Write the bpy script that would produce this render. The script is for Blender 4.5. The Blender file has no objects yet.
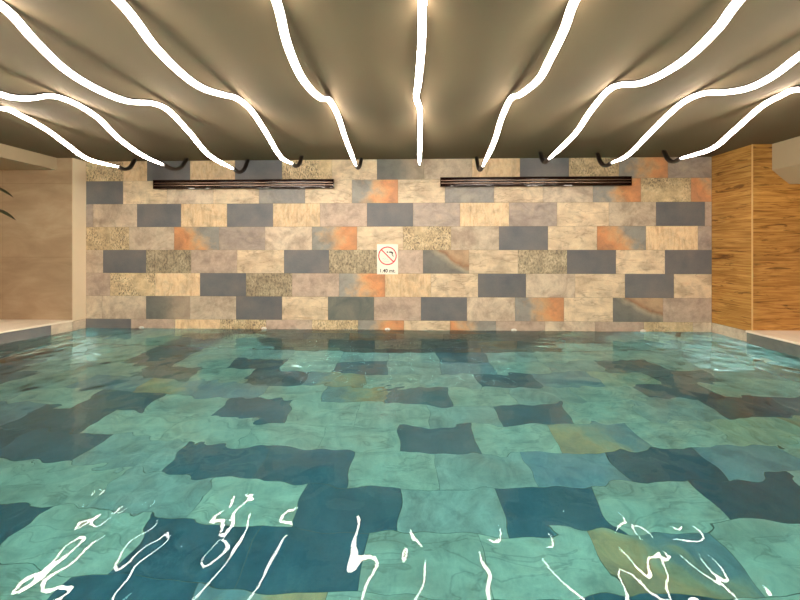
import bpy, bmesh, math, random
import numpy as np
from mathutils import Vector, Matrix

scene = bpy.context.scene
C = scene.collection

# ------------------------------------------------------------------ camera, world, exposure
F = 330.0                       # focal length in pixels of the 800 px frame
TH = math.radians(1.6)          # camera yaw against the pool wall
EYE = Vector((0.0, 0.0, 1.02))  # water level is z = 0
cam_data = bpy.data.cameras.new('camera')
cam_data.sensor_width = 36.0
cam_data.lens = F / 800.0 * 36.0
cam_data.shift_y = -50.0 / 800.0
cam_data.clip_start = 0.02
cam = bpy.data.objects.new('camera', cam_data)
cam.location = EYE
cam.rotation_euler = (math.radians(90), 0, TH)
C.objects.link(cam)
scene.camera = cam

world = bpy.data.worlds.new('world'); scene.world = world; world.use_nodes = True
world.node_tree.nodes['Background'].inputs[0].default_value = (0.02, 0.018, 0.015, 1)
world.node_tree.nodes['Background'].inputs[1].default_value = 1.0
vs = scene.view_settings
scene.display_settings.display_device = 'sRGB'
vs.view_transform = 'Standard'; vs.look = 'None'; vs.gamma = 1.0; vs.use_curve_mapping = False
vs.exposure = 0.0
TUBE_COL = (1.0, 0.87, 0.745)
TUBE_STR = 43.0
cy = scene.cycles
cy.max_bounces = 12; cy.diffuse_bounces = 5; cy.glossy_bounces = 4; cy.transmission_bounces = 8
cy.caustics_refractive = True; cy.caustics_reflective = True
cy.sample_clamp_indirect = 10.0; cy.blur_glossy = 0.1

# ------------------------------------------------------------------ constants of the place
W = 4.21            # stone wall
ZC = 2.18           # ceiling
ZF = -0.90          # pool floor
XL = -4.236         # left end of the stone wall
XR = 3.76           # right end of the stone wall
YL = 4.04           # wall above the left deck
YR = 3.727          # timber wall above the right ledge
ZD = 0.14           # deck level
XLEDGE = 3.70
YB = -2.4           # pool edge behind the camera
YEND = -4.6         # room end behind the camera
def left_edge(y):
    return XL - 0.307 * (YL - y) if y < YL else XL

fwd = Vector((-math.sin(TH), math.cos(TH), 0)); rgt = Vector((math.cos(TH), math.sin(TH), 0)); up = Vector((0, 0, 1))
def ray(px, py):
    return fwd + rgt * ((px - 400) / F) + up * ((250 - py) / F)
def wall_x(px):     # where a sight line through this column meets the stone wall
    d = ray(px, 250); return d.x * W / d.y

# ------------------------------------------------------------------ helpers
def lin(c):
    r = []
    for v in c[:3]:
        v /= 255.0
        r.append(v / 12.92 if v <= 0.04045 else ((v + 0.055) / 1.055) ** 2.4)
    return (*r, 1.0)

def tag(o, label=None, cat=None, group=None, kind=None):
    if label: o['label'] = label
    if cat: o['category'] = cat
    if group: o['group'] = group
    if kind: o['kind'] = kind
    return o

def empty(name, loc=(0, 0, 0), rz=0.0):
    o = bpy.data.objects.new(name, None); o.location = loc; o.rotation_euler = (0, 0, rz)
    o.empty_display_size = 0.1; C.objects.link(o); return o

def link_mesh(name, me, mats, parent=None, smooth=False):
    for m in (mats if isinstance(mats, (list, tuple)) else [mats]): me.materials.append(m)
    if smooth:
        me.polygons.foreach_set('use_smooth', [True] * len(me.polygons))
    o = bpy.data.objects.new(name, me); C.objects.link(o)
    if parent: o.parent = parent
    return o

def from_bm(name, bm, mats, parent=None, smooth=False):
    bmesh.ops.recalc_face_normals(bm, faces=bm.faces[:])
    me = bpy.data.meshes.new(name); bm.to_mesh(me); bm.free()
    return link_mesh(name, me, mats, parent, smooth)

def box(bm, x0, x1, y0, y1, z0, z1, bevel=0.0, mat=0):
    vs_ = [bm.verts.new(p) for p in ((x0,y0,z0),(x1,y0,z0),(x1,y1,z0),(x0,y1,z0),(x0,y0,z1),(x1,y0,z1),(x1,y1,z1),(x0,y1,z1))]
    fs = [bm.faces.new([vs_[i] for i in q]) for q in ((0,3,2,1),(4,5,6,7),(0,1,5,4),(1,2,6,5),(2,3,7,6),(3,0,4,7))]
    for f in fs: f.material_index = mat
    if bevel > 0:
        es = list({e for f in fs for e in f.edges})
        bmesh.ops.bevel(bm, geom=es, offset=bevel, segments=2, profile=0.5, affect='EDGES')

def prism(bm, pts, z0, z1, bevel=0.0):
    a = [bm.verts.new((x, y, z0)) for x, y in pts]; b = [bm.verts.new((x, y, z1)) for x, y in pts]
    fs = [bm.faces.new(a[::-1]), bm.faces.new(b)]
    n = len(pts)
    for i in range(n): fs.append(bm.faces.new((a[i], a[(i+1) % n], b[(i+1) % n], b[i])))
    if bevel > 0:
        es = list({e for f in fs for e in f.edges})
        bmesh.ops.bevel(bm, geom=es, offset=bevel, segments=2, profile=0.5, affect='EDGES')

def sweep(bm, path, section, caps=True, mat=0, taper=0):
    """section: closed list of (side, height) swept along path; side is horizontal"""
    rings = []
    for i, p in enumerate(path):
        a = path[max(i-1, 0)]; b = path[min(i+1, len(path)-1)]
        t = (b - a).normalized()
        s = Vector((1, 0, 0)); s = (s - t * s.dot(t)).normalized()
        n = s.cross(t); n = n if n.length > 1e-6 else Vector((0, 0, 1))
        n.normalize()
        c = 1.0 if not taper else min(1.0, 0.35 + 0.65 * ((len(path) - 1 - i) / taper) ** 0.7)
        rings.append([bm.verts.new(p + s * u * c + n * (v * c if v < 0 else v)) for u, v in section])
    k = len(section)
    for r0, r1 in zip(rings, rings[1:]):
        for j in range(k):
            f = bm.faces.new((r0[j], r0[(j+1) % k], r1[(j+1) % k], r1[j])); f.material_index = mat; f.smooth = True
    if caps:
        bm.faces.new(rings[0][::-1]).material_index = mat; bm.faces.new(rings[-1]).material_index = mat

# ------------------------------------------------------------------ materials
class N:
    def __init__(s, name):
        s.m = bpy.data.materials.new(name); s.m.use_nodes = True
        s.t = s.m.node_tree; s.t.nodes.clear()
        s.out = s.t.nodes.new('ShaderNodeOutputMaterial')
    def n(s, kind, **kw):
        x = s.t.nodes.new('ShaderNode' + kind)
        for k, v in kw.items():
            if k.startswith('in_'):
                x.inputs[k[3:].replace('_', ' ')].default_value = v
            else: setattr(x, k, v)
        return x
    def l(s, a, b): s.t.links.new(a, b)
    def bsdf(s, rough=0.5, metal=0.0, spec=0.5, coat=0.0):
        b = s.n('BsdfPrincipled'); b.inputs['Roughness'].default_value = rough
        b.inputs['Metallic'].default_value = metal; b.inputs['Specular IOR Level'].default_value = spec
        b.inputs['Coat Weight'].default_value = coat
        s.l(b.outputs[0], s.out.inputs[0]); return b
    def uv(s, which): return s.n('UVMap', uv_map=which).outputs[0]
    def mapping(s, vec, scale=(1,1,1), rot=(0,0,0), loc=(0,0,0)):
        m = s.n('Mapping'); m.inputs['Scale'].default_value = scale; m.inputs['Rotation'].default_value = rot
        m.inputs['Location'].default_value = loc
        s.l(vec, m.inputs[0]); return m.outputs[0]
    def noise(s, vec, scale, detail=4, rough=0.55, dist=0.0):
        x = s.n('TexNoise'); x.inputs['Scale'].default_value = scale; x.inputs['Detail'].default_value = detail
        x.inputs['Roughness'].default_value = rough; x.inputs['Distortion'].default_value = dist
        s.l(vec, x.inputs['Vector']); return x.outputs[0]
    def ramp(s, fac, stops, interp='LINEAR'):
        r = s.n('ValToRGB'); r.color_ramp.interpolation = interp
        e = r.color_ramp.elements
        while len(e) < len(stops): e.new(0.5)
        for el, (p, c) in zip(e, stops):
            el.position = p; el.color = c if len(c) == 4 else (*c, 1)
        s.l(fac, r.inputs[0]); return r.outputs[0]
    def mix(s, fac, a, b, blend='MIX'):
        x = s.n('Mix', data_type='RGBA', blend_type=blend)
        for sock, v in ((x.inputs[0], fac), (x.inputs[6], a), (x.inputs[7], b)):
            if isinstance(v, (int, float, tuple)): sock.default_value = v
            else: s.l(v, sock)
        return x.outputs[2]
    def math(s, op, a, b=0.0, c=None, clamp=False):
        x = s.n('Math', operation=op, use_clamp=clamp)
        for i, v in enumerate((a, b) if c is None else (a, b, c)):
            if isinstance(v, (int, float)): x.inputs[i].default_value = v
            else: s.l(v, x.inputs[i])
        return x.outputs[0]
    def bump(s, h, b, strength=0.3, dist=0.002):
        x = s.n('Bump'); x.inputs['Strength'].default_value = strength; x.inputs['Distance'].default_value = dist
        s.l(h, x.inputs['Height']); s.l(x.outputs[0], b.inputs['Normal'])

def simple(name, col, rough=0.5, metal=0.0, var=0.06, scale=8.0, bump=0.0, spec=0.5, coat=0.0):
    q = N(name); b = q.bsdf(rough, metal, spec, coat)
    co = q.n('TexCoord').outputs['Object']
    nz = q.noise(co, scale, 5)
    c = lin(col)
    q.l(q.ramp(nz, [(0.3, tuple(v * (1 - var) for v in c[:3])), (0.7, tuple(min(1, v * (1 + var)) for v in c[:3]))]), b.inputs['Base Color'])
    if bump: q.bump(q.noise(co, scale * 12, 4), b, bump)
    return q.m

def stone(kind):
    q = N('stone_' + kind); b = q.bsdf(0.42, 0, 0.45)
    T = q.uv('tuv'); U = q.uv('unit')
    sep = q.n('SeparateXYZ'); q.l(U, sep.inputs[0]); u, v = sep.outputs[0], sep.outputs[1]
    big = q.noise(T, 5.0, 3); fine = q.noise(T, 60.0, 6, 0.7)
    diag = q.mapping(T, (2.6, 5.5, 1), (0, 0, math.radians(32)))
    vert = q.mapping(T, (3.6, 1.0, 1))
    def st(*cs):
        k = len(cs); return [(0.28 + 0.44 * i / (k - 1), lin(c)) for i, c in enumerate(cs)]
    if kind == 'slate':
        col = q.ramp(q.noise(T, 3.5, 4), st((96,100,106),(110,111,113),(124,120,117)))
    elif kind == 'slate_green':
        col = q.ramp(q.noise(T, 4.5, 4, 0.6, 0.6), st((90,98,96),(110,114,108),(132,130,118)))
    elif kind == 'slate_teal':
        col = q.ramp(q.noise(T, 4.5, 4, 0.6, 0.6), st((70,92,98),(80,104,110),(98,118,120)))
    elif kind == 'slate_light':
        col = q.ramp(q.noise(T, 4.5, 4, 0.6), st((120,122,124),(148,144,138),(172,164,150)))
    elif kind == 'cream':
        base = q.ramp(q.noise(diag, 1.3, 6, 0.55, 0.35), st((190,162,130),(210,186,152),(228,206,172),(220,190,152)))
        vein = q.ramp(q.noise(q.mapping(T, (1.4, 6, 1), (0,0,math.radians(-30))), 1.3, 4, 0.5, 0.6), [(0.47,(1,1,1,1)),(0.49,(.58,.50,.44,1)),(0.505,(1,1,1,1))])
        col = q.mix(0.7, base, vein, 'MULTIPLY')
    elif kind == 'gold':
        base = q.ramp(q.noise(T, 9.0, 4, 0.6), st((184,158,118),(216,190,144),(238,218,176)))
        sp = q.ramp(q.noise(q.mapping(T, (1.9, 1.0, 1)), 32.0, 5, 0.75, 0.4), [(0.40,lin((84,70,48))),(0.52,(1,1,1,1))])
        m2 = q.ramp(q.noise(T, 3.2, 3), [(0.38,(0.1,)*3+(1,)),(0.56,(1.0,)*3+(1,))])
        col = q.mix(m2, base, q.mix(1.0, base, sp, 'MULTIPLY'))
    elif kind == 'khaki':
        base = q.ramp(q.noise(T, 8.0, 5, 0.6), st((146,134,108),(184,166,132),(208,190,156)))
        sp = q.ramp(q.noise(q.mapping(T, (1.8, 1.0, 1)), 24.0, 5, 0.7, 0.3), [(0.40,lin((132,122,100))),(0.55,(1,1,1,1))])
        col = q.mix(0.8, base, sp, 'MULTIPLY')
    elif kind == 'ochre':
        col = q.ramp(q.noise(q.mapping(T, (6.0, 1.6, 1)), 3.6, 6, 0.65, 1.0), st((190,152,112),(222,188,142),(236,208,166),(208,170,128)))
    elif kind == 'pink':
        col = q.ramp(q.noise(T, 7.0, 7, 0.7), st((158,134,116),(190,166,146),(208,186,164)))
    elif kind == 'taupe':
        col = q.ramp(q.noise(T, 3.4, 7, 0.68, 0.5), st((150,126,104),(184,162,138),(214,196,170),(176,150,124)))
    elif kind == 'mauve':
        col = q.ramp(q.noise(diag, 1.6, 6, 0.65, 1.0), st((138,122,112),(164,148,136),(184,164,142)))
    elif kind in ('rust', 'orange'):
        f = u if kind == 'rust' else q.math('SUBTRACT', 1.0, u)
        f = q.math('ADD', f, q.math('MULTIPLY', q.math('SUBTRACT', q.noise(T, 6.0, 4), 0.5), 1.1))
        if kind == 'orange': f = q.math('ADD', f, q.math('MULTIPLY', q.math('SUBTRACT', 0.5, v), 0.5))
        col = q.ramp(f, [(0.20,lin((146,144,136))),(0.38,lin((184,158,128))),(0.56,lin((208,158,108))),(0.78,lin((218,144,84))),(1.0,lin((192,128,78)))])
    elif kind == 'corner':
        f = q.math('ADD', q.math('MULTIPLY', u, 0.6), q.math('MULTIPLY', v, 0.5))
        f = q.math('ADD', f, q.math('MULTIPLY', q.math('SUBTRACT', q.noise(T, 4.0, 3), 0.5), 0.35))
        col = q.ramp(f, [(0.1,lin((96,96,92))),(0.5,lin((112,110,100))),(0.62,lin((158,148,124))),(0.70,lin((150,106,66))),(0.80,lin((184,150,112)))])
    elif kind == 'fade':
        f = q.math('ADD', u, q.math('MULTIPLY', q.math('SUBTRACT', q.noise(T, 4.0, 4), 0.5), 0.7))
        col = q.ramp(f, [(0.1,lin((94,96,90))),(0.45,lin((116,114,102))),(0.8,lin((172,152,128)))])
    if kind not in ('slate', 'slate_green', 'slate_teal'):
        col = q.mix(1.0, col, q.ramp(q.noise(T, 6.5, 6, 0.62, 0.5), [(0.34,(.74,.73,.72,1)),(0.50,(1,1,1,1)),(0.66,(1.12,1.12,1.13,1))]), 'MULTIPLY')
        col = q.mix(0.14, col, (0.42, 0.41, 0.40, 1))
    # fine grain of the stone and a tone of its own for each tile
    col = q.mix(0.35, col, q.ramp(fine, [(0.3,(.72,.72,.72,1)),(0.7,(1.2,1.2,1.2,1))]), 'MULTIPLY')
    tone = q.n('Attribute', attribute_name='tone').outputs['Color']
    col = q.mix(1.0, col, tone, 'MULTIPLY')
    q.l(col, b.inputs['Base Color'])
    q.bump(q.noise(T, 30.0, 6, 0.6), b, 0.25, 0.004)
    return q.m

KINDS = dict(S='slate', D='slate_green', L='slate_light', B='cream', G='gold', K='khaki', Y='ochre', P='pink', T='taupe',
             M='mauve', R='rust', O='orange', E='corner', Q='fade', A='slate_teal')
STONE = [stone(k) for k in KINDS.values()]
SIDX = {k: i for i, k in enumerate(KINDS)}
GROUT = simple('grout', (120,106,86), 0.8)
SLOTS = STONE + [GROUT]

class Tiles:
    """collects bevelled stone slabs and the joint bed behind them into one mesh"""
    def __init__(s, seed, cool=False):
        s.cool = cool; s.v = []; s.f = []; s.m = []; s.tuv = []; s.unit = []; s.tone = []; s.r = random.Random(seed)
    flip = False
    def quad(s, p, mat, tuv, unit, tone):
        if s.flip: p, tuv, unit = p[::-1], tuv[::-1], unit[::-1]
        i = len(s.v); s.v += p; s.f.append(tuple(range(i, i + 4))); s.m.append(mat)
        s.tuv += tuv; s.unit += unit; s.tone += [tone] * 4
    def slab(s, O, A, B, Nn, a0, a1, b0, b1, kind, full=None, joint=0.0012, rel=0.0015, dim=1.0):
        """O origin, A/B in-plane unit axes, Nn outward normal; a/b in metres"""
        fa0, fa1, fb0, fb1 = full or (a0, a1, b0, b1)
        s.flip = A.cross(B).dot(Nn) < 0
        off = (s.r.uniform(0, 40), s.r.uniform(0, 40)); t = s.r.uniform(0.96, 1.16) * dim
        P = lambda a, b, n: tuple(O + A * a + B * b + Nn * n)
        out = [(a0+joint, b0+joint), (a1-joint, b0+joint), (a1-joint, b1-joint), (a0+joint, b1-joint)]
        e = joint + 0.002
        inn = [(a0+e, b0+e), (a1-e, b0+e), (a1-e, b1-e), (a0+e, b1-e)]
        tu = lambda a, b: (a - fa0 + off[0], b - fb0 + off[1])
        un = lambda a, b: ((a - fa0) / max(1e-6, fa1 - fa0), (b - fb0) / max(1e-6, fb1 - fb0))
        m = SIDX[kind]
        s.quad([P(a, b, 0) for a, b in inn], m, [tu(*x) for x in inn], [un(*x) for x in inn], t)
        for i in range(4):
            j = (i + 1) % 4
            s.quad([P(*out[i], -rel), P(*out[j], -rel), P(*inn[j], 0), P(*inn[i], 0)], m,
                   [tu(*out[i]), tu(*out[j]), tu(*inn[j]), tu(*inn[i])], [un(*out[i]), un(*out[j]), un(*inn[j]), un(*inn[i])], t)
    def bed(s, O, A, B, Nn, a0, a1, b0, b1, thick=0.12):
        """solid backing behind the slabs"""
        s.flip = A.cross(B).dot(Nn) < 0; a0 += 0.003; a1 -= 0.003
        m = len(STONE); P = lambda a, b, n: tuple(O + A * a + B * b + Nn * n)
        c = [P(a0,b0,-.0015), P(a1,b0,-.0015), P(a1,b1,-.0015), P(a0,b1,-.0015), P(a0,b0,-thick), P(a1,b0,-thick), P(a1,b1,-thick), P(a0,b1,-thick)]
        z = [(0, 0)] * 4
        for qd in ((0,1,2,3), (7,6,5,4), (0,4,5,1), (1,5,6,2), (2,6,7,3), (3,7,4,0)):
            s.quad([c[i] for i in qd], m, z, z, 1.0)
    def build(s, name):
        me = bpy.data.meshes.new(name); me.from_pydata(s.v, [], s.f)
        me.polygons.foreach_set('material_index', s.m)
        for nm, dat in (('tuv', s.tuv), ('unit', s.unit)):
            l = me.uv_layers.new(name=nm); l.data.foreach_set('uv', [c for p in dat for c in p])
        ca = me.color_attributes.new('tone', 'FLOAT_COLOR', 'CORNER')
        ca.data.foreach_set('color', [c for t in s.tone for c in ((t * 0.98, t * 1.07, t * 1.24, 1.0) if s.cool else (t, t, t, 1.0))])
        o = link_mesh(name, me, SLOTS); tag(o, kind='structure'); return o

X, Y, Z = Vector((1,0,0)), Vector((0,1,0)), Vector((0,0,1))
POOLKINDS = 'SSDBBBTTTKLLYPMREGGOB'

# ------------------------------------------------------------------ the stone wall
ROWS = [  # from the ceiling down; pixel columns of the joints read off, kind of each slab between them
 (1.92, 2.22, [78,123,147,190,235,282,332,377,424,472,520,569,619,668,716], 'GYSYSGBQTYSGRM'),
 (1.62, 1.92, [79,123,167,213,259,305,352,398,445,494,543,593,641,691,740], 'SBTBLBRBLBTRGO'),
 (1.32, 1.62, [50,93,137,181,227,273,320,367,413,460,509,557,609,656,705,753], 'MTSYSYPSMYMBTSP'),
 (1.02, 1.32, [84,129,174,219,265,312,357,403,451,499,548,597,646,698,746], 'GTOMTRBGTSBOYM'),
 (0.72, 1.02, [60,103,146,191,237,284,329,377,423,469,518,567,616,665,714], 'TSKPBSKPEBKSBS'),
 (0.42, 0.72, [66,110,155,200,246,292,339,385,431,478,526,575,625,674,722], 'PGYSKPRYBSTBSB'),
 (0.12, 0.42, [58,102,146,190,236,282,328,374,421,467,515,564,613,663,712], 'TTQTSBDPSTRBEP'),
 (-0.18, 0.12, [84,131,175,220,266,312,358,404,450,496,545,595,644,693,742], 'SPYGPGRBOPTPGT'),
]
tw = Tiles(7)
O = Vector((0, W, 0))
# normal points to the room (-Y)
for z0, z1, xs, ks in ROWS:
    for a, b, k in zip(xs, xs[1:], ks):
        fa, fb = wall_x(a), wall_x(b)
        a0, b0 = max(fa, XL), min(fb, XR)
        if b0 - a0 < 0.01: continue
        tw.slab(O, X, Z, -Y, a0, b0, z0, min(z1, ZC), k, full=(fa, fb, z0, z1))
for r, z1 in enumerate((-0.18, -0.48, -0.78)):
    z0 = max(z1 - 0.3, ZF)
    x = XL - (0.13, 0.4, 0.25)[r]
    while x < XR:
        a0, b0 = max(x, XL), min(x + 0.6, XR)
        if b0 - a0 > 0.02: tw.slab(O, X, Z, -Y, a0, b0, z0, z1, tw.r.choice(POOLKINDS), full=(x, x+0.6, z0, z1))
        x += 0.6
tw.bed(O, X, Z, -Y, XL - 0.1, XR + 0.1, ZF - 0.1, ZC)
wall_back = tw.build('wall_back')

def strip(name, p0, p1, zr, seed, kinds=POOLKINDS, first=None, off=0.0):
    """vertical tiled face from p0 to p1, its room side on the right of the walking direction"""
    t = Tiles(seed); p0 = Vector((*p0, 0)); p1 = Vector((*p1, 0)); A = (p1 - p0).normalized(); L = (p1 - p0).length
    nn = Vector((A.y, -A.x, 0))
    for r, (z0, z1) in enumerate(zr):
        x = -(off, 0.35, 0.15, 0.45, 0.1)[r % 5]; i = 0
        while x < L:
            a0, b0 = max(x, 0), min(x + 0.6, L)
            if b0 - a0 > 0.02:
                k = first[i] if (r == 0 and first and i < len(first)) else t.r.choice(kinds)
                t.slab(p0, A, Z, nn, a0, b0, z0, z1, k, full=(x, x+0.6, z0, z0+0.3))
            x += 0.6; i += 1
    t.bed(p0, A, Z, nn, 0, L, zr[-1][0], zr[0][1], 0.04)
    return t.build(name)

ZR = [(-0.18, ZD - 0.022), (-0.48, -0.18), (-0.78, -0.48), (ZF, -0.78)]
strip('pool_wall_left', (left_edge(YB), YB), (XL, YL), ZR, 22, first='TSBPSTBSPTST', off=0.07)
strip('pool_wall_corner', (XL, YL), (XL, W), ZR, 23, first='T')
strip('pool_wall_right', (XLEDGE, YR), (XLEDGE, YB), ZR, 24, first='DSPTSBTSPTD')
strip('pool_wall_return', (XR, YR), (XLEDGE, YR), ZR, 25, first='D')
strip('pool_wall_timber_side', (XR, W), (XR, YR), ZR, 26, first='TP')
strip('pool_wall_near', (XLEDGE, YB), (left_edge(YB), YB), ZR, 27)

# ------------------------------------------------------------------ pool floor
FL = {  # row (0 at the stone wall): one true slab edge given by its pixel column, and the kinds by slab index from it
 0: (340, {-5:'Y',-3:'B',-2:'T',-1:'B',0:'T',1:'B',2:'A',3:'T',4:'B'}),
 1: (440, {-5:'B',-4:'A',-3:'B',-2:'A',-1:'T',0:'L',1:'B',2:'T',3:'A',4:'B'}),
 2: (420, {-5:'A',-4:'B',-3:'A',-2:'R',-1:'B',0:'T',1:'A',2:'L',3:'Y',4:'A'}),
 3: (387, {-6:'B',-5:'L',-4:'O',-3:'L',-2:'B',-1:'R',0:'A',1:'B',2:'T',3:'B',4:'A',5:'B'}),
 4: (497, {-7:'B',-6:'A',-5:'B',-4:'A',-3:'B',-2:'B',-1:'T',0:'A',1:'B',2:'T',3:'A',4:'A'}),
 5: (399, {-5:'A',-4:'B',-3:'B',-2:'B',-1:'B',0:'A',1:'B',2:'O',3:'B',4:'Y',5:'O'}),
 6: (351, {-5:'A',-4:'A',-3:'T',-2:'A',-1:'A',0:'B',1:'T',2:'L',3:'A',4:'L',5:'B'}),
 7: (299, {-4:'B',-3:'B',-2:'T',-1:'B',0:'A',1:'T',2:'A',3:'B',4:'A',5:'T'}),
 8: (365, {-4:'A',-3:'B',-2:'A',-1:'A',0:'B',1:'B',2:'O',3:'B',4:'A'}),
 9:(320, {-3:'B',-2:'A',-1:'R',0:'B',1:'A',2:'A',3:'B',4:'T'}),
}
tf = Tiles(31, True); OF = Vector((0, 0, ZF))
for r in range(0, 22):
    y1 = W - 0.3 * r; y0 = y1 - 0.3
    ym = 0.5 * (y0 + y1)
    if r in FL:
        px, tab = FL[r]; ph = ray(px, 250).x * ym / ray(px, 250).y
    else:
        ph, tab = tf.r.uniform(0, 0.6), {}
    lo = int(math.floor((-6.6 - ph) / 0.6)); hi = int(math.ceil((3.8 - ph) / 0.6))
    for i in range(lo, hi):
        a0, b0 = ph + 0.6 * i, ph + 0.6 * (i + 1)
        if b0 < left_edge(y0) - 0.02 or a0 > XR: continue
        k = tab.get(i) or tf.r.choice('BBBBTLLAATYABB')
        tf.slab(OF, X, Y, Z, a0, min(b0, XR), y0, y1, k, full=(a0, a0 + 0.6, y0, y1), dim=0.8 if k == 'A' else 1.16)
tf.bed(OF, X, Y, Z, -6.9, XR + 0.1, YB - 0.1, W + 0.1, 0.1)
tf.build('floor')

# ------------------------------------------------------------------ water
def build_water():
    rng = np.random.default_rng(5)
    y0, y1 = YB + 0.002, W - 0.002
    # finer rows near the camera
    ny, nx = 330, 460
    ys = np.linspace(y0, y1, ny)
    le = np.array([left_edge(v) for v in ys]) + 0.001
    re = np.where(ys > YR, XR, XLEDGE) - 0.001
    t = np.linspace(0, 1, nx)
    Xg = le[:, None] + (re - le)[:, None] * t[None, :]
    Yg = np.repeat(ys[:, None], nx, 1)
    H = np.zeros_like(Xg)
    for i in range(90):
        lam = 0.25 + 0.5 * rng.random() if i < 30 else 0.085 + 0.14 * rng.random()
        th = rng.uniform(0, 2 * math.pi); k = 2 * math.pi / lam
        slope = 0.0052 if i < 30 else 0.0052
        wx = 0.12 * np.sin(1.7 * Yg + i) ; wy = 0.12 * np.sin(1.3 * Xg + 2 * i)
        H += slope / k * np.sin(k * ((Xg + wx) * math.cos(th) + (Yg + wy) * math.sin(th)) + rng.uniform(0, 6.28))
    # livelier patches, as where water wells up
    def patch(cx, cy, r, amp, lam0):
        g = np.exp(-(((Xg - cx) ** 2 + (Yg - cy) ** 2) / r ** 2)); h = 0
        for j in range(14):
            th = rng.uniform(0, 6.28); lam = lam0 * rng.uniform(0.7, 1.8); k = 6.283 / lam
            h = h + amp / k * np.sin(k * (Xg * math.cos(th) + Yg * math.sin(th)) + rng.uniform(0, 6.28))
        return g * h
    H += patch(-0.18, 2.40, 0.15, 0.10, 0.045)
    H += patch(-1.15, 1.5, 0.42, 0.030, 0.07)
    H += patch(0.9, 1.15, 0.6, 0.018, 0.12)
    H *= 1.0 - 0.45 * np.clip((Yg - 2.6) / 1.0, 0, 1)
    # still against the walls
    V = np.stack([Xg, Yg, H], -1).reshape(-1, 3)
    idx = np.arange(ny * nx).reshape(ny, nx)
    q = np.stack([idx[:-1, :-1], idx[:-1, 1:], idx[1:, 1:], idx[1:, :-1]], -1).reshape(-1, 4).tolist()
    border = list(idx[0, :]) + list(idx[1:, -1]) + list(idx[-1, -2::-1]) + list(idx[-2:0:-1, 0])
    nb = len(border); base = len(V)
    zb = ZF + 0.0012
    VB = V[border].copy(); VB[:, 2] = zb
    V = np.concatenate([V, VB])
    for j in range(nb):
        j2 = (j + 1) % nb
        q.append((int(border[j]), base + j, base + j2, int(border[j2])))
    faces = [tuple(f) for f in q] + [tuple(base + j for j in range(nb - 1, -1, -1))]
    me = bpy.data.meshes.new('pool_water'); me.from_pydata(V.tolist(), [], faces)
    n = N('water')
    g = n.n('BsdfGlass'); g.inputs['IOR'].default_value = 1.333; g.inputs['Roughness'].default_value = 0.0
    g.inputs['Color'].default_value = (1, 1, 1, 1)
    n.l(g.outputs[0], n.out.inputs[0])
    va = n.n('VolumeAbsorption'); va.inputs['Color'].default_value = (0.50, 0.895, 0.95, 1); va.inputs['Density'].default_value = 0.52
    n.l(va.outputs[0], n.out.inputs['Volume'])
    o = link_mesh('pool_water', me, n.m)
    sm = [True] * ((ny - 1) * (nx - 1)) + [False] * (len(me.polygons) - (ny - 1) * (nx - 1))
    me.polygons.foreach_set('use_smooth', sm)
    tag(o, 'clear green rippling water filling the tiled pool', 'water', kind='stuff')
    return o
build_water()

# ------------------------------------------------------------------ decks, walls, ceiling
PLASTER = simple('sand_plaster', (206,184,154), 0.75, var=0.05, scale=2.5, bump=0.06)
CEIL = simple('ceiling_paint', (100,85,60), 0.85, var=0.03, scale=1.5, bump=0.03)
SOFFIT = simple('soffit_paint', (168,150,120), 0.8, var=0.03, scale=1.5)
DECK = simple('deck_stone', (236,222,200), 0.45, var=0.06, scale=5, bump=0.05)

def panel_tiles(name):      # large-format sandy wall panels with fine joints
    q = N(name); b = q.bsdf(0.6, 0, 0.35)
    co = q.n('TexCoord').outputs['Object']
    nz = q.noise(q.mapping(co, (1.0, 1.0, 3.0)), 1.6, 6, 0.6, 0.6)
    col = q.ramp(nz, [(0.3, lin((160,136,108))), (0.5, lin((176,152,122))), (0.7, lin((190,168,138)))])
    br = q.n('TexBrick', offset=0.0); br.inputs['Scale'].default_value = 1.0
    br.inputs['Brick Width'].default_value = 1.2; br.inputs['Row Height'].default_value = 0.93; br.inputs['Mortar Size'].default_value = 0.0022
    br.inputs['Color1'].default_value = (1,1,1,1); br.inputs['Color2'].default_value = (.95,.95,.95,1); br.inputs['Mortar'].default_value = (.7,.66,.6,1)
    rot = q.mapping(co, (1, 1, 1), (math.radians(-90), 0, 0), (0.35, 0, 0))
    q.l(rot, br.inputs['Vector'])
    q.l(q.mix(1.0, col, br.outputs[0], 'MULTIPLY'), b.inputs['Base Color'])
    return q.m
PANEL = panel_tiles('sand_panels')

def timber():
    q = N('timber_boards'); b = q.bsdf(0.38, 0, 0.4)
    T = q.uv('tuv')
    warp = q.noise(q.mapping(T, (0.7, 3.0, 1)), 1.0, 3, 0.5, 0.3)
    g = q.noise(q.mapping(T, (1.1, 15.0, 1)), 1.3, 7, 0.62, 2.2)
    col = q.ramp(g, [(0.28, lin((96,60,24))), (0.40, lin((150,102,46))), (0.55, lin((182,134,68))), (0.72, lin((204,158,90)))])
    streak = q.ramp(q.noise(q.mapping(T, (1.1, 6.5, 1), (0,0,0.06)), 1.8, 4, 0.6, 2.0), [(0.36, lin((96,60,30))), (0.42, (1,1,1,1))])
    col = q.mix(0.65, col, streak, 'MULTIPLY')
    col = q.mix(0.4, col, q.ramp(warp, [(0.35,(.55,.5,.44,1)),(0.62,(1.1,1.1,1.1,1))]), 'MULTIPLY')
    tone = q.n('Attribute', attribute_name='tone').outputs['Color']
    q.l(q.mix(1.0, col, tone, 'MULTIPLY'), b.inputs['Base Color'])
    q.bump(g, b, 0.12, 0.002)
    return q.m
TIMBER = timber()

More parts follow.
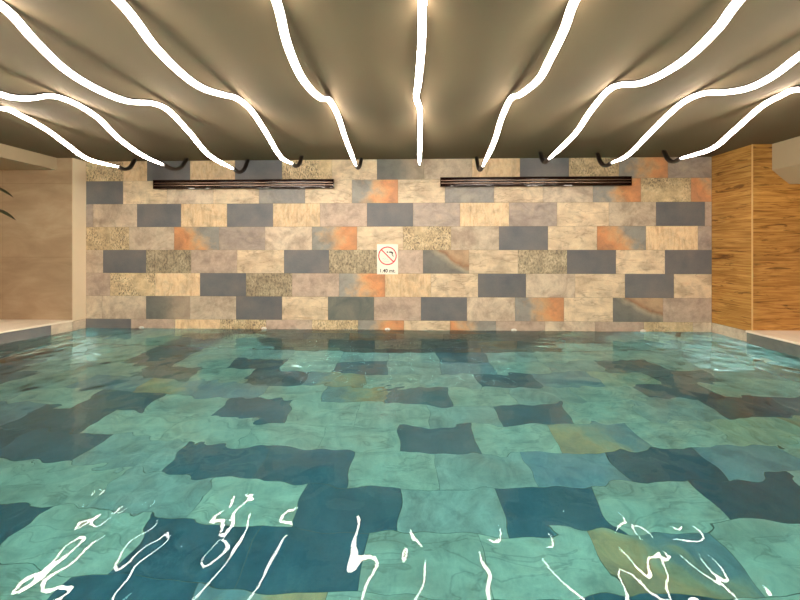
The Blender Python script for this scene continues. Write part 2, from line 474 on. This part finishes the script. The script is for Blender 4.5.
def board_wall(name, p0, p1, z0, z1, bh, seed):
    """wall clad with wide horizontal timber-grain panels, one mesh"""
    t = Tiles(seed); p0 = Vector((*p0, 0)); p1 = Vector((*p1, 0)); A = (p1 - p0).normalized(); L = (p1 - p0).length
    nn = Vector((A.y, -A.x, 0)); z = z0
    while z < z1 - 0.01:
        zt = min(z + bh, z1)
        t.slab(p0, A, Z, nn, 0, L, z, zt, 'S', joint=0.0006, rel=0.001)
        z = zt
    t.bed(p0, A, Z, nn, 0, L, z0, z1, 0.06)
    t.m = [0] * len(t.m)
    o = t.build(name); me = o.data; me.materials.clear(); me.materials.append(TIMBER)
    return o
board_wall('wall_right', (XR, W), (XR, YR), 0.12, ZC, 0.62, 3)
board_wall('wall_right_return', (XR, YR), (5.9, YR), ZD - 0.02, ZC, 0.62, 4)
bm = bmesh.new(); box(bm, XR - 0.004, XR + 0.006, YR - 0.006, YR + 0.004, 0.14, ZC - 0.001)
o = from_bm('trim_1', bm, simple('corner_strip', (206,166,108), 0.35)); tag(o, kind='structure')

def struct(name, bm, m, smooth=False):
    return tag(from_bm(name, bm, m, None, smooth), kind='structure')

bm = bmesh.new(); box(bm, XL - 0.01, XL, YL, W + 0.12, 0.12, ZC)
struct('wall_left_return', bm, simple('pale_plaster', (216,196,166), 0.6, var=0.04, scale=3.0))
bm = bmesh.new(); box(bm, -7.4, XL - 0.0101, YL, YL + 0.12, 0.12, ZC)
struct('wall_left', bm, PANEL)
bm = bmesh.new(); box(bm, -7.5, -7.4, YEND, YL + 0.12, -0.3, ZC); struct('wall_left_side', bm, PLASTER)
bm = bmesh.new(); box(bm, 5.9, 6.0, YEND, YR + 0.1, -0.3, ZC); struct('wall_right_side', bm, PLASTER)
bm = bmesh.new(); box(bm, -7.5, 6.0, YEND - 0.1, YEND, -0.3, ZC); struct('wall_front', bm, PLASTER)
bm = bmesh.new(); box(bm, -7.5, 6.0, YEND - 0.1, W + 0.12, ZC, ZC + 0.12); struct('ceiling', bm, CEIL)

# dropped ceiling over the left deck, boxed beam over the right ledge
xs_ = -4.44
bm = bmesh.new(); box(bm, -7.4, xs_, YEND, YL, 2.03, ZC - 0.0005, 0.0); struct('trim_2', bm, SOFFIT)
bm = bmesh.new()
prof = [(3.972, ZC - 0.0005), (3.972, 1.896), (4.155, 1.74), (4.75, 1.74), (4.75, 2.05), (5.9, 2.05), (5.9, ZC - 0.0005)]
a = [bm.verts.new((x, YR - 0.001, z)) for x, z in prof]; b = [bm.verts.new((x, YEND, z)) for x, z in prof]
bm.faces.new(a); bm.faces.new(b[::-1])
for i in range(len(prof)):
    j = (i + 1) % len(prof); bm.faces.new((a[j], a[i], b[i], b[j]))
struct('trim_3', bm, SOFFIT)

# decks: slabs with a thin coping lip
bm = bmesh.new()
prism(bm, [(XL + 0.012, YL - 0.001), (-7.399, YL - 0.001), (-7.399, YB), (left_edge(YB) + 0.012, YB)], ZD - 0.022, ZD, 0.004)
struct('pool_deck_left', bm, DECK)
bm = bmesh.new(); prism(bm, [(XLEDGE - 0.012, YR - 0.001), (XLEDGE - 0.012, YB), (5.899, YB), (5.899, YR - 0.001)], ZD - 0.022, ZD, 0.004)
struct('pool_deck_right', bm, DECK)
bm = bmesh.new(); prism(bm, [(-7.399, YB + 0.012), (-7.399, YEND), (5.899, YEND), (5.899, YB + 0.012)], ZD - 0.023, ZD - 0.001, 0.004)
struct('pool_deck_near', bm, DECK)

# ------------------------------------------------------------------ wavy light tubes
def emitter():
    q = N('glowing_diffuser'); e = q.n('Emission'); e.inputs[0].default_value = (*TUBE_COL, 1); e.inputs[1].default_value = TUBE_STR
    q.l(e.outputs[0], q.out.inputs[0]); return q.m
GLOW = emitter()
RUBBER = simple('dark_rubber', (24,18,14), 0.5, var=0.1)

def smooth_path(pts, step=0.03):
    """Catmull-Rom through points, resampled"""
    P = [pts[0] * 2 - pts[1]] + pts + [pts[-1] * 2 - pts[-2]]; out = []
    for i in range(1, len(P) - 2):
        p0, p1, p2, p3 = P[i-1], P[i], P[i+1], P[i+2]
        n = max(2, int((p2 - p1).length / step))
        for k in range(n):
            t = k / n
            out.append(0.5 * ((2*p1) + (p2-p0)*t + (2*p0-5*p1+4*p2-p3)*t*t + (-p0+3*p1-3*p2+p3)*t**3))
    out.append(pts[-1]); return out

ZTOP = ZC - 0.024
TR = {  # traced turning points of every tube as the photo shows them
 -5: ([(0,108),(20,115),(47,130),(67.5,145),(88,159),(118,167)], (135,160)),
 -4: ([(0,94),(27,98),(50.6,95.5),(74,103),(98,118),(118,138),(142,155),(163,165)], (187,159.5)),
 -3: ([(3,7),(34,40),(67,71),(101,91),(128,101),(152,103),(169,111),(189,132),(209,155),(233,169)], (248,160.5)),
 -2: ([(118,0),(135,20),(155,47),(182,74),(202.5,88),(223,94.5),(236,98),(250,109),(265,131),(280,156),(292,164)], (302,157)),
 -1: ([(276,0),(287.5,45),(302.5,79),(319,97),(329,100),(338,116),(345.6,139),(356,166)], (361.5,159)),
  1: ([(575,0),(564,30),(550,59),(539,79),(521,94),(510.6,99),(501,120),(494,142.5),(483,166)], (476.5,158)),
  2: ([(739,0),(719,27),(692,54),(665,72.6),(641.4,82.7),(621,84.5),(607.6,91),(590.7,111),(574,135),(549,159)], (540,153)),
  3: ([(800,55.7),(773,76),(749,87.7),(726,91.8),(705.5,92.8),(685,101),(665,118),(648,135),(628,155),(612,163)], (597,154.5)),
  4: ([(800,89),(780,96),(759.5,108),(732.5,132),(712,148.5),(681,158.6)], (663.5,151.5)),
}
MID = [(422.5,1.52,1.15),(421.5,1.7,1.06),(418.5,1.95,1.0),(416.5,2.3,1.06),(420,2.7,1.135),(420,3.1,1.08),(419.7,3.4,1.0),(419.5,3.72,0.965)]
ORD = {-5:'leftmost wavy light tube, sagging across the far left corner of the ceiling',
       -4:'second wavy light tube from the left, ending left of the left vent',
       -3:'third wavy light tube from the left, ending above the left vent',
       -2:'fourth wavy light tube from the left, ending near the right end of the left vent',
       -1:'fifth wavy light tube from the left, first one left of the straight-looking middle tube',
        0:'straight-looking middle light tube running down the centre of the ceiling',
        1:'first wavy light tube right of the straight-looking middle tube',
        2:'second wavy light tube right of the middle tube, ending above the right vent',
        3:'third wavy light tube right of the middle one, ending near the right vent end',
        4:'rightmost wavy light tube, ending above the timber wall corner'}
half = 0.0195
SEC = [(-half * 0.66, 0.014), (-half * 0.93, 0.008), (-half, 0.0)] + [(half * math.cos(math.radians(180 + a)), half * 0.9 * math.sin(math.radians(180 + a))) for a in (22, 45, 68, 90, 112, 135, 158)] + [(half, 0.0), (half * 0.93, 0.008), (half * 0.66, 0.014)]
CAP = [(-half * 0.88, 0.0105), (half * 0.88, 0.0105), (half * 0.88, 0.018), (half * 0.6, 0.021), (-half * 0.6, 0.021), (-half * 0.88, 0.018)]
FULL = [(-half, 0.018), (-half, 0.0)] + [(half * math.cos(math.radians(180 + a)), half * 0.9 * math.sin(math.radians(180 + a))) for a in (30, 60, 90, 120, 150)] + [(half, 0.0), (half, 0.018)]
for k in range(-5, 5):
    Xk = 0.735 * k + 0.135
    if k == 0:
        pts = []
        for px, d, z in MID:
            r_ = ray(px, 250); pts.append(Vector((r_.x * d, r_.y * d, 1.02 + z)))
        last = pts[-1]
        tail = [last, Vector((last.x, last.y + 0.13, last.z + 0.035)), Vector((last.x, last.y + 0.23, ZC - 0.02))]
    else:
        pts = []
        tr, te = TR[k]
        top = max(Xk / ray(px, py).x * ray(px, py).z for px, py in tr)
        sc = min(1.0, (ZTOP - 1.02) / top)      # the crest touches the ceiling
        for px, py in tr:
            r_ = ray(px, py); pts.append(EYE + r_ * (Xk * sc / r_.x))
        last = pts[-1]
        r_ = ray(*te); t = min((ZC - 0.015 - 1.02) / r_.z, (W - 0.05) / r_.y); e = EYE + r_ * t
        m1 = last.lerp(e, 0.35); m1.z = last.z + (e.z - last.z) * 0.07
        m2 = last.lerp(e, 0.72); m2.z = last.z + (e.z - last.z) * 0.40
        tail = [last, m1, m2, e]
    # towards and behind the camera the wave simply runs on
    y = pts[0].y - 0.22; ext = []
    x0 = pts[0].x
    while y > -3.2:
        ext.append(Vector((x0, y, 1.02 + 1.05 + 0.095 * math.cos(2 * math.pi * (y - 1.3) / 1.65)))); y -= 0.2
    pts = ext[::-1] + pts
    root = empty('wavy_light_tube', (x0, 0, ZC))
    tag(root, ORD[k], 'ceiling light', 'wavy light tubes under the ceiling')
    inv = -Vector((x0, 0, ZC))
    sp = [p + inv for p in smooth_path(pts)]
    tp = [p + inv for p in smooth_path(tail, 0.015)]
    bm = bmesh.new(); sweep(bm, sp, SEC, taper=8); d = from_bm('diffuser', bm, GLOW, root); d['label'] = 'glowing white diffuser'
    bm = bmesh.new(); sweep(bm, sp, CAP); from_bm('backing_rail', bm, RUBBER, root)
    bm = bmesh.new(); sweep(bm, [tp[0] - (tp[1]-tp[0]) * 0.2] + tp, FULL); d = from_bm('unlit_end', bm, RUBBER, root); d['label'] = 'dark unlit end curling up to the ceiling'

# ------------------------------------------------------------------ linear vents
BRONZE = simple('dark_bronze', (36,19,16), 0.05, 0.0, var=0.03, spec=0.5, coat=0.0)
EDGE = simple('bronze_edge', (150,128,112), 0.3, 0.9, var=0.04)
DARK = simple('vent_void', (10,8,7), 0.7)
def vent(px0, px1, zc, label):
    x0, x1 = wall_x(px0), wall_x(px1); xc = (x0 + x1) / 2; L = (x1 - x0) / 2; h = 0.058
    root = empty('linear_vent', (xc, W, zc)); tag(root, label, 'air vent', 'linear vents high on the stone wall')
    bm = bmesh.new()
    box(bm, -L, L, -0.045, 0.0, h - 0.010, h, 0.002); box(bm, -L, L, -0.045, 0.0, -h, -h + 0.010, 0.002)
    box(bm, -L, -L + 0.010, -0.045, 0.0, -h + 0.0102, h - 0.0102, 0.002); box(bm, L - 0.010, L, -0.045, 0.0, -h + 0.0102, h - 0.0102, 0.002)
    from_bm('frame', bm, BRONZE, root)
    bm = bmesh.new(); box(bm, -L + 0.011, L - 0.011, -0.006, -0.001, -h + 0.011, h - 0.011); from_bm('back_plate', bm, DARK, root)
    for zz in (-0.033, 0.0, 0.033):
        bm = bmesh.new()
        sec = [(-0.040, -0.0125)] + [(-0.040 - 0.0018 * math.sin(math.pi * i / 10), -0.0125 * math.cos(math.pi * i / 10)) for i in range(1, 10)] + [(-0.040, 0.0125), (-0.020, 0.0125), (-0.020, -0.0125)]
        aa = [bm.verts.new((-L + 0.0105, y, z + zz)) for y, z in sec]; bb = [bm.verts.new((L - 0.0105, y, z + zz)) for y, z in sec]
        bm.faces.new(aa); bm.faces.new(bb[::-1])
        for i in range(len(sec)):
            j = (i + 1) % len(sec); f = bm.faces.new((aa[j], aa[i], bb[i], bb[j])); f.smooth = i < 10
        from_bm('slat', bm, BRONZE, root)
    for zz in (-0.0165, 0.0165):
        bm = bmesh.new(); box(bm, -L + 0.0105, L - 0.0105, -0.044, -0.036, zz - 0.0038, zz + 0.0038); d = from_bm('divider', bm, EDGE, root); d['label'] = 'thin bright metal divider'
vent(155.5, 334.5, 1.02 + 65.6 / 77.6, 'long dark bronze slotted vent on the left half of the stone wall')
vent(440, 629.5, 1.02 + 68.0 / 79.3, 'long dark bronze slotted vent on the right half of the stone wall')

# ------------------------------------------------------------------ the sign
def text(name, body, size, mat, parent, loc, depth=0.0004):
    cu = bpy.data.curves.new(name, 'FONT'); cu.body = body; cu.size = size; cu.align_x = 'CENTER'; cu.align_y = 'CENTER'; cu.extrude = depth
    cu.offset = 0.0012
    tmp = bpy.data.objects.new(name, cu); C.objects.link(tmp)
    dg = bpy.context.evaluated_depsgraph_get(); me = bpy.data.meshes.new_from_object(tmp.evaluated_get(dg))
    bpy.data.objects.remove(tmp); me.name = name; me.materials.clear()
    o = link_mesh(name, me, mat, parent); o.location = loc; o.rotation_euler = (math.radians(90), 0, 0); return o
WHITE = simple('sign_white', (250,244,230), 0.35, var=0.01)
RED = simple('sign_red', (216,34,64), 0.4, var=0.02)
INK = simple('sign_ink', (38,34,34), 0.5, var=0.02)
AQUA = simple('sign_aqua', (176,222,214), 0.5, var=0.02)
sx = (wall_x(377) + wall_x(398)) / 2
sg = empty('warning_sign', (sx, W, 1.02 - 9.3 / 78.3)); tag(sg, 'white no diving sign with red ring and depth text on the stone wall', 'sign')
hw, hh = 0.134, 0.192
bm = bmesh.new(); box(bm, -hw, hw, -0.006, -0.0005, -hh, hh, 0.0015); from_bm('plate', bm, WHITE, sg)
R0 = 0.118; zc_ = 0.045
bm = bmesh.new(); n = 64
for ri, ro in ((R0 - 0.013, R0),):
    v = [[bm.verts.new((r * math.cos(2*math.pi*i/n), y, zc_ + r * math.sin(2*math.pi*i/n))) for i in range(n)] for r, y in ((ri, -0.0058), (ri, -0.0078), (ro, -0.0078), (ro, -0.0058))]
    for a_, b_ in ((0,1),(1,2),(2,3),(3,0)):
        for i in range(n): bm.faces.new((v[a_][i], v[a_][(i+1) % n], v[b_][(i+1) % n], v[b_][i]))
from_bm('red_ring', bm, RED, sg)
bm = bmesh.new(); c45 = math.cos(math.radians(45)); Lb = R0 - 0.010; wb = 0.0065
vv = []
for y in (-0.0057, -0.0082):
    for s_, w_ in ((-Lb, -wb), (Lb, -wb), (Lb, wb), (-Lb, wb)):
        vv.append(bm.verts.new((c45 * (s_ + w_), y, zc_ + c45 * (-s_ + w_))))
for qd in ((0,1,2,3),(7,6,5,4),(0,4,5,1),(1,5,6,2),(2,6,7,3),(3,7,4,0)): bm.faces.new([vv[i] for i in qd])
from_bm('red_slash', bm, RED, sg)
def flat(name, polys, mat, y0, y1):
    bm = bmesh.new()
    for pl in polys:
        a_ = [bm.verts.new((x, y0, z)) for x, z in pl]; b_ = [bm.verts.new((x, y1, z)) for x, z in pl]
        bm.faces.new(a_); bm.faces.new(b_[::-1]); m_ = len(pl)
        for i in range(m_): bm.faces.new((a_[i], b_[i], b_[(i+1) % m_], a_[(i+1) % m_]))
    return from_bm(name, bm, mat, sg)
disc = lambda cx, cz, r: [(cx + r * math.cos(i * math.pi / 8), cz + r * math.sin(i * math.pi / 8)) for i in range(16)]
flat('diver', [disc(-0.002, 0.092, 0.010),
               [(0.010,0.088),(0.028,0.100),(0.052,0.100),(0.070,0.090),(0.060,0.078),(0.030,0.084)],
               [(0.058,0.092),(0.072,0.090),(0.068,0.066),(0.060,0.058),(0.052,0.064),(0.056,0.078)],
               [(0.054,0.066),(0.064,0.060),(0.080,0.038),(0.070,0.034)]], INK, -0.0058, -0.0068)
wv = []
for zz, xa, xb in ((0.012, -0.072, 0.000), (-0.008, -0.070, 0.020), (-0.028, -0.052, 0.028)):
    m_ = 14; tp_ = [(xa + (xb-xa)*i/m_, zz + 0.004*math.sin(i*1.3)) for i in range(m_+1)]
    wv.append([(x, z + 0.003) for x, z in tp_] + [(x, z - 0.003) for x, z in tp_[::-1]])
flat('water_symbol', wv, AQUA, -0.0058, -0.0066)
text('depth_text', '1.40 mt.', 0.062, INK, sg, (0, -0.0064, -0.148))

# ------------------------------------------------------------------ water inlets along the waterline
PLASTIC = simple('inlet_plastic', (236,232,222), 0.3, var=0.01)
def inlet(px, label):
    root = empty('pool_inlet', (wall_x(px), W, 0.008)); tag(root, label, 'pool inlet', 'small white inlets along the waterline of the stone wall')
    bm = bmesh.new(); n = 20; rings = []
    for r, y in ((0.034, 0.0), (0.034, -0.005), (0.030, -0.008), (0.018, -0.008)):
        rings.append([bm.verts.new((r*math.cos(2*math.pi*i/n), y, 0.55*r*math.sin(2*math.pi*i/n))) for i in range(n)])
    for a_, b_ in zip(rings, rings[1:]):
        for i in range(n): bm.faces.new((a_[i], a_[(i+1) % n], b_[(i+1) % n], b_[i]))
    from_bm('flange', bm, PLASTIC, root)
    bm = bmesh.new(); rings = []
    for r, y in ((0.0178, -0.003), (0.0178, -0.012), (0.013, -0.014), (0.009, -0.012), (0.009, -0.003)):
        rings.append([bm.verts.new((r*math.cos(2*math.pi*i/n), y, 0.55*r*math.sin(2*math.pi*i/n))) for i in range(n)])
    for a_, b_ in zip(rings, rings[1:]):
        for i in range(n): bm.faces.new((a_[i], a_[(i+1) % n], b_[(i+1) % n], b_[i]))
    from_bm('nozzle', bm, PLASTIC, root)
for px, lb in ((141.5, 'leftmost small white inlet at the waterline, near the left end of the stone wall'),
               (264, 'small white inlet at the waterline, below the right part of the left vent'),
               (387.5, 'small white inlet at the waterline, directly below the sign'),
               (514, 'small white inlet at the waterline, first one right of the sign'),
               (643, 'rightmost small white inlet at the waterline, near the timber wall')):
    inlet(px, lb)

# ------------------------------------------------------------------ potted plant on the left deck
LEAF = simple('plant_leaf', (52,66,38), 0.4, var=0.25, scale=20)
STEM = simple('plant_stem', (86,84,48), 0.6, var=0.15, scale=20)
POT = simple('pot_clay', (96,84,72), 0.6, var=0.08)
SOIL = simple('soil', (46,34,26), 0.95, var=0.3, scale=60)
def plant(x, y):
    rng = random.Random(4)
    root = empty('potted_plant', (x, y, ZD)); tag(root, 'broad-leaved green potted plant on the left deck, leaf tips reaching into view', 'plant')
    def lathe(name, prof, mat):
        bm = bmesh.new(); n = 32
        rings = [[bm.verts.new((r*math.cos(2*math.pi*i/n), r*math.sin(2*math.pi*i/n), z)) for i in range(n)] for r, z in prof]
        for a_, b_ in zip(rings, rings[1:]):
            for i in range(n): bm.faces.new((a_[i], a_[(i+1) % n], b_[(i+1) % n], b_[i]))
        bm.faces.new(rings[0][::-1]); bm.faces.new(rings[-1])
        return from_bm(name, bm, mat, root, True)
    lathe('pot', [(0.10,0),(0.12,0.02),(0.15,0.30),(0.16,0.31),(0.16,0.34),(0.14,0.34),(0.135,0.28),(0.02,0.275)], POT)
    lathe('soil', [(0.133,0.277),(0.131,0.30),(0.08,0.31),(0.01,0.312)], SOIL)
    top = 1.50
    bm = bmesh.new(); rings = []
    for i in range(17):
        t = i / 16; r = 0.018 * (1 - 0.6 * t)
        c = Vector((0.02 * math.sin(4 * t), 0.02 * math.cos(3 * t) - 0.02, 0.29 + (top - 0.29) * t))
        rings.append([bm.verts.new(c + Vector((r*math.cos(q*math.pi/4), r*math.sin(q*math.pi/4), 0))) for q in range(8)])
    for ra, rb in zip(rings, rings[1:]):
        for q in range(8): bm.faces.new((ra[q], ra[(q+1)%8], rb[(q+1)%8], rb[q]))
    bm.faces.new(rings[-1]); from_bm('stem', bm, STEM, root, True)
    def leaf(base, tip, w):
        bm = bmesh.new(); pr = None; n = 14
        d = tip - base; L = d.length; side = d.cross(Z).normalized()
        for j in range(n + 1):
            t = j / n
            c = base + d * t + Z * (0.30 * L * math.sin(math.pi * t) * (1 - 0.2 * t))
            pet = 0.30       # the first stretch is the stalk
            ww = 0.004 if t < pet else max(0.0015, w * math.sin(math.pi * (t - pet) / (1 - pet)) ** 0.75)
            fold = ww * 0.35
            th = 0.0015
            ring = [bm.verts.new(c - side * ww + Z * fold), bm.verts.new(c + Z * th), bm.verts.new(c + side * ww + Z * fold), bm.verts.new(c + Z * -th)]
            if pr:
                for q in range(4): bm.faces.new((pr[q], pr[(q+1) % 4], ring[(q+1) % 4], ring[q]))
            pr = ring
        from_bm('leaf', bm, LEAF, root, True)
    leaf(Vector((0.02, 0, 1.38)), Vector((0.62, 0.06, 1.47)), 0.045)
    leaf(Vector((0.02, 0, 1.10)), Vector((0.66, 0.05, 1.215)), 0.05)
    for i in range(16):
        az = math.radians(40 + i * 137.5 % 300 + 20); z = 0.75 + 0.75 * i / 16
        if math.cos(az) > 0.55: az += math.pi * 0.6
        r = rng.uniform(0.38, 0.48) * (1 - 0.35 * max(0, math.sin(az)))
        leaf(Vector((0.015*math.cos(az), 0.015*math.sin(az), z)), Vector((r*math.cos(az), r*math.sin(az), z + rng.uniform(-0.02, 0.16))), rng.uniform(0.035, 0.05))
plant(-5.06, 3.52)

# ------------------------------------------------------------------ downlights added out of view on both sides to brighten the deck tops
RIM = simple('fill_lamp_rim', (220,214,204), 0.4)
LENS = N('fill_lamp_lens'); e_ = LENS.n('Emission'); e_.inputs[0].default_value = (*TUBE_COL, 1); e_.inputs[1].default_value = 12.0; LENS.l(e_.outputs[0], LENS.out.inputs[0])
def downlight(x, y, z, power, label):
    root = empty('added_downlight', (x, y, z)); tag(root, label, 'downlight', 'added downlights that brighten the decks')
    bm = bmesh.new(); n = 28; rings = []
    for r, h in ((0.060, 0.0), (0.062, -0.004), (0.050, -0.008), (0.046, -0.001)):
        rings.append([bm.verts.new((r*math.cos(2*math.pi*i/n), r*math.sin(2*math.pi*i/n), h)) for i in range(n)])
    for a_, b_ in zip(rings, rings[1:]):
        for i in range(n): bm.faces.new((a_[i], a_[(i+1) % n], b_[(i+1) % n], b_[i]))
    from_bm('rim', bm, RIM, root)
    bm = bmesh.new(); bm.faces.new([bm.verts.new((0.045*math.cos(2*math.pi*i/n), 0.045*math.sin(2*math.pi*i/n), -0.0015)) for i in range(n)][::-1])
    me = bpy.data.meshes.new('lens'); bm.to_mesh(me); bm.free(); link_mesh('lens', me, LENS.m, root)
    ld = bpy.data.lights.new('fill_lamp', 'SPOT'); ld.energy = power; ld.color = TUBE_COL; ld.spot_size = math.radians(84); ld.spot_blend = 0.7; ld.shadow_soft_size = 0.04
    lo = bpy.data.objects.new('fill_lamp', ld); lo.location = (0, 0, -0.03); C.objects.link(lo); lo.parent = root
downlight(-4.95, 2.6, 2.03, 80.0, 'added unseen downlight in the left soffit, the one nearest the stone wall')
downlight(-5.4, 1.2, 2.03, 60.0, 'added unseen downlight in the left soffit, the one farther from the stone wall')
downlight(4.38, 2.65, 1.74, 24.0, 'added unseen downlight under the right beam, the one nearest the timber wall')
downlight(4.45, 1.2, 1.74, 24.0, 'added unseen downlight under the right beam, the one farther from the timber wall')
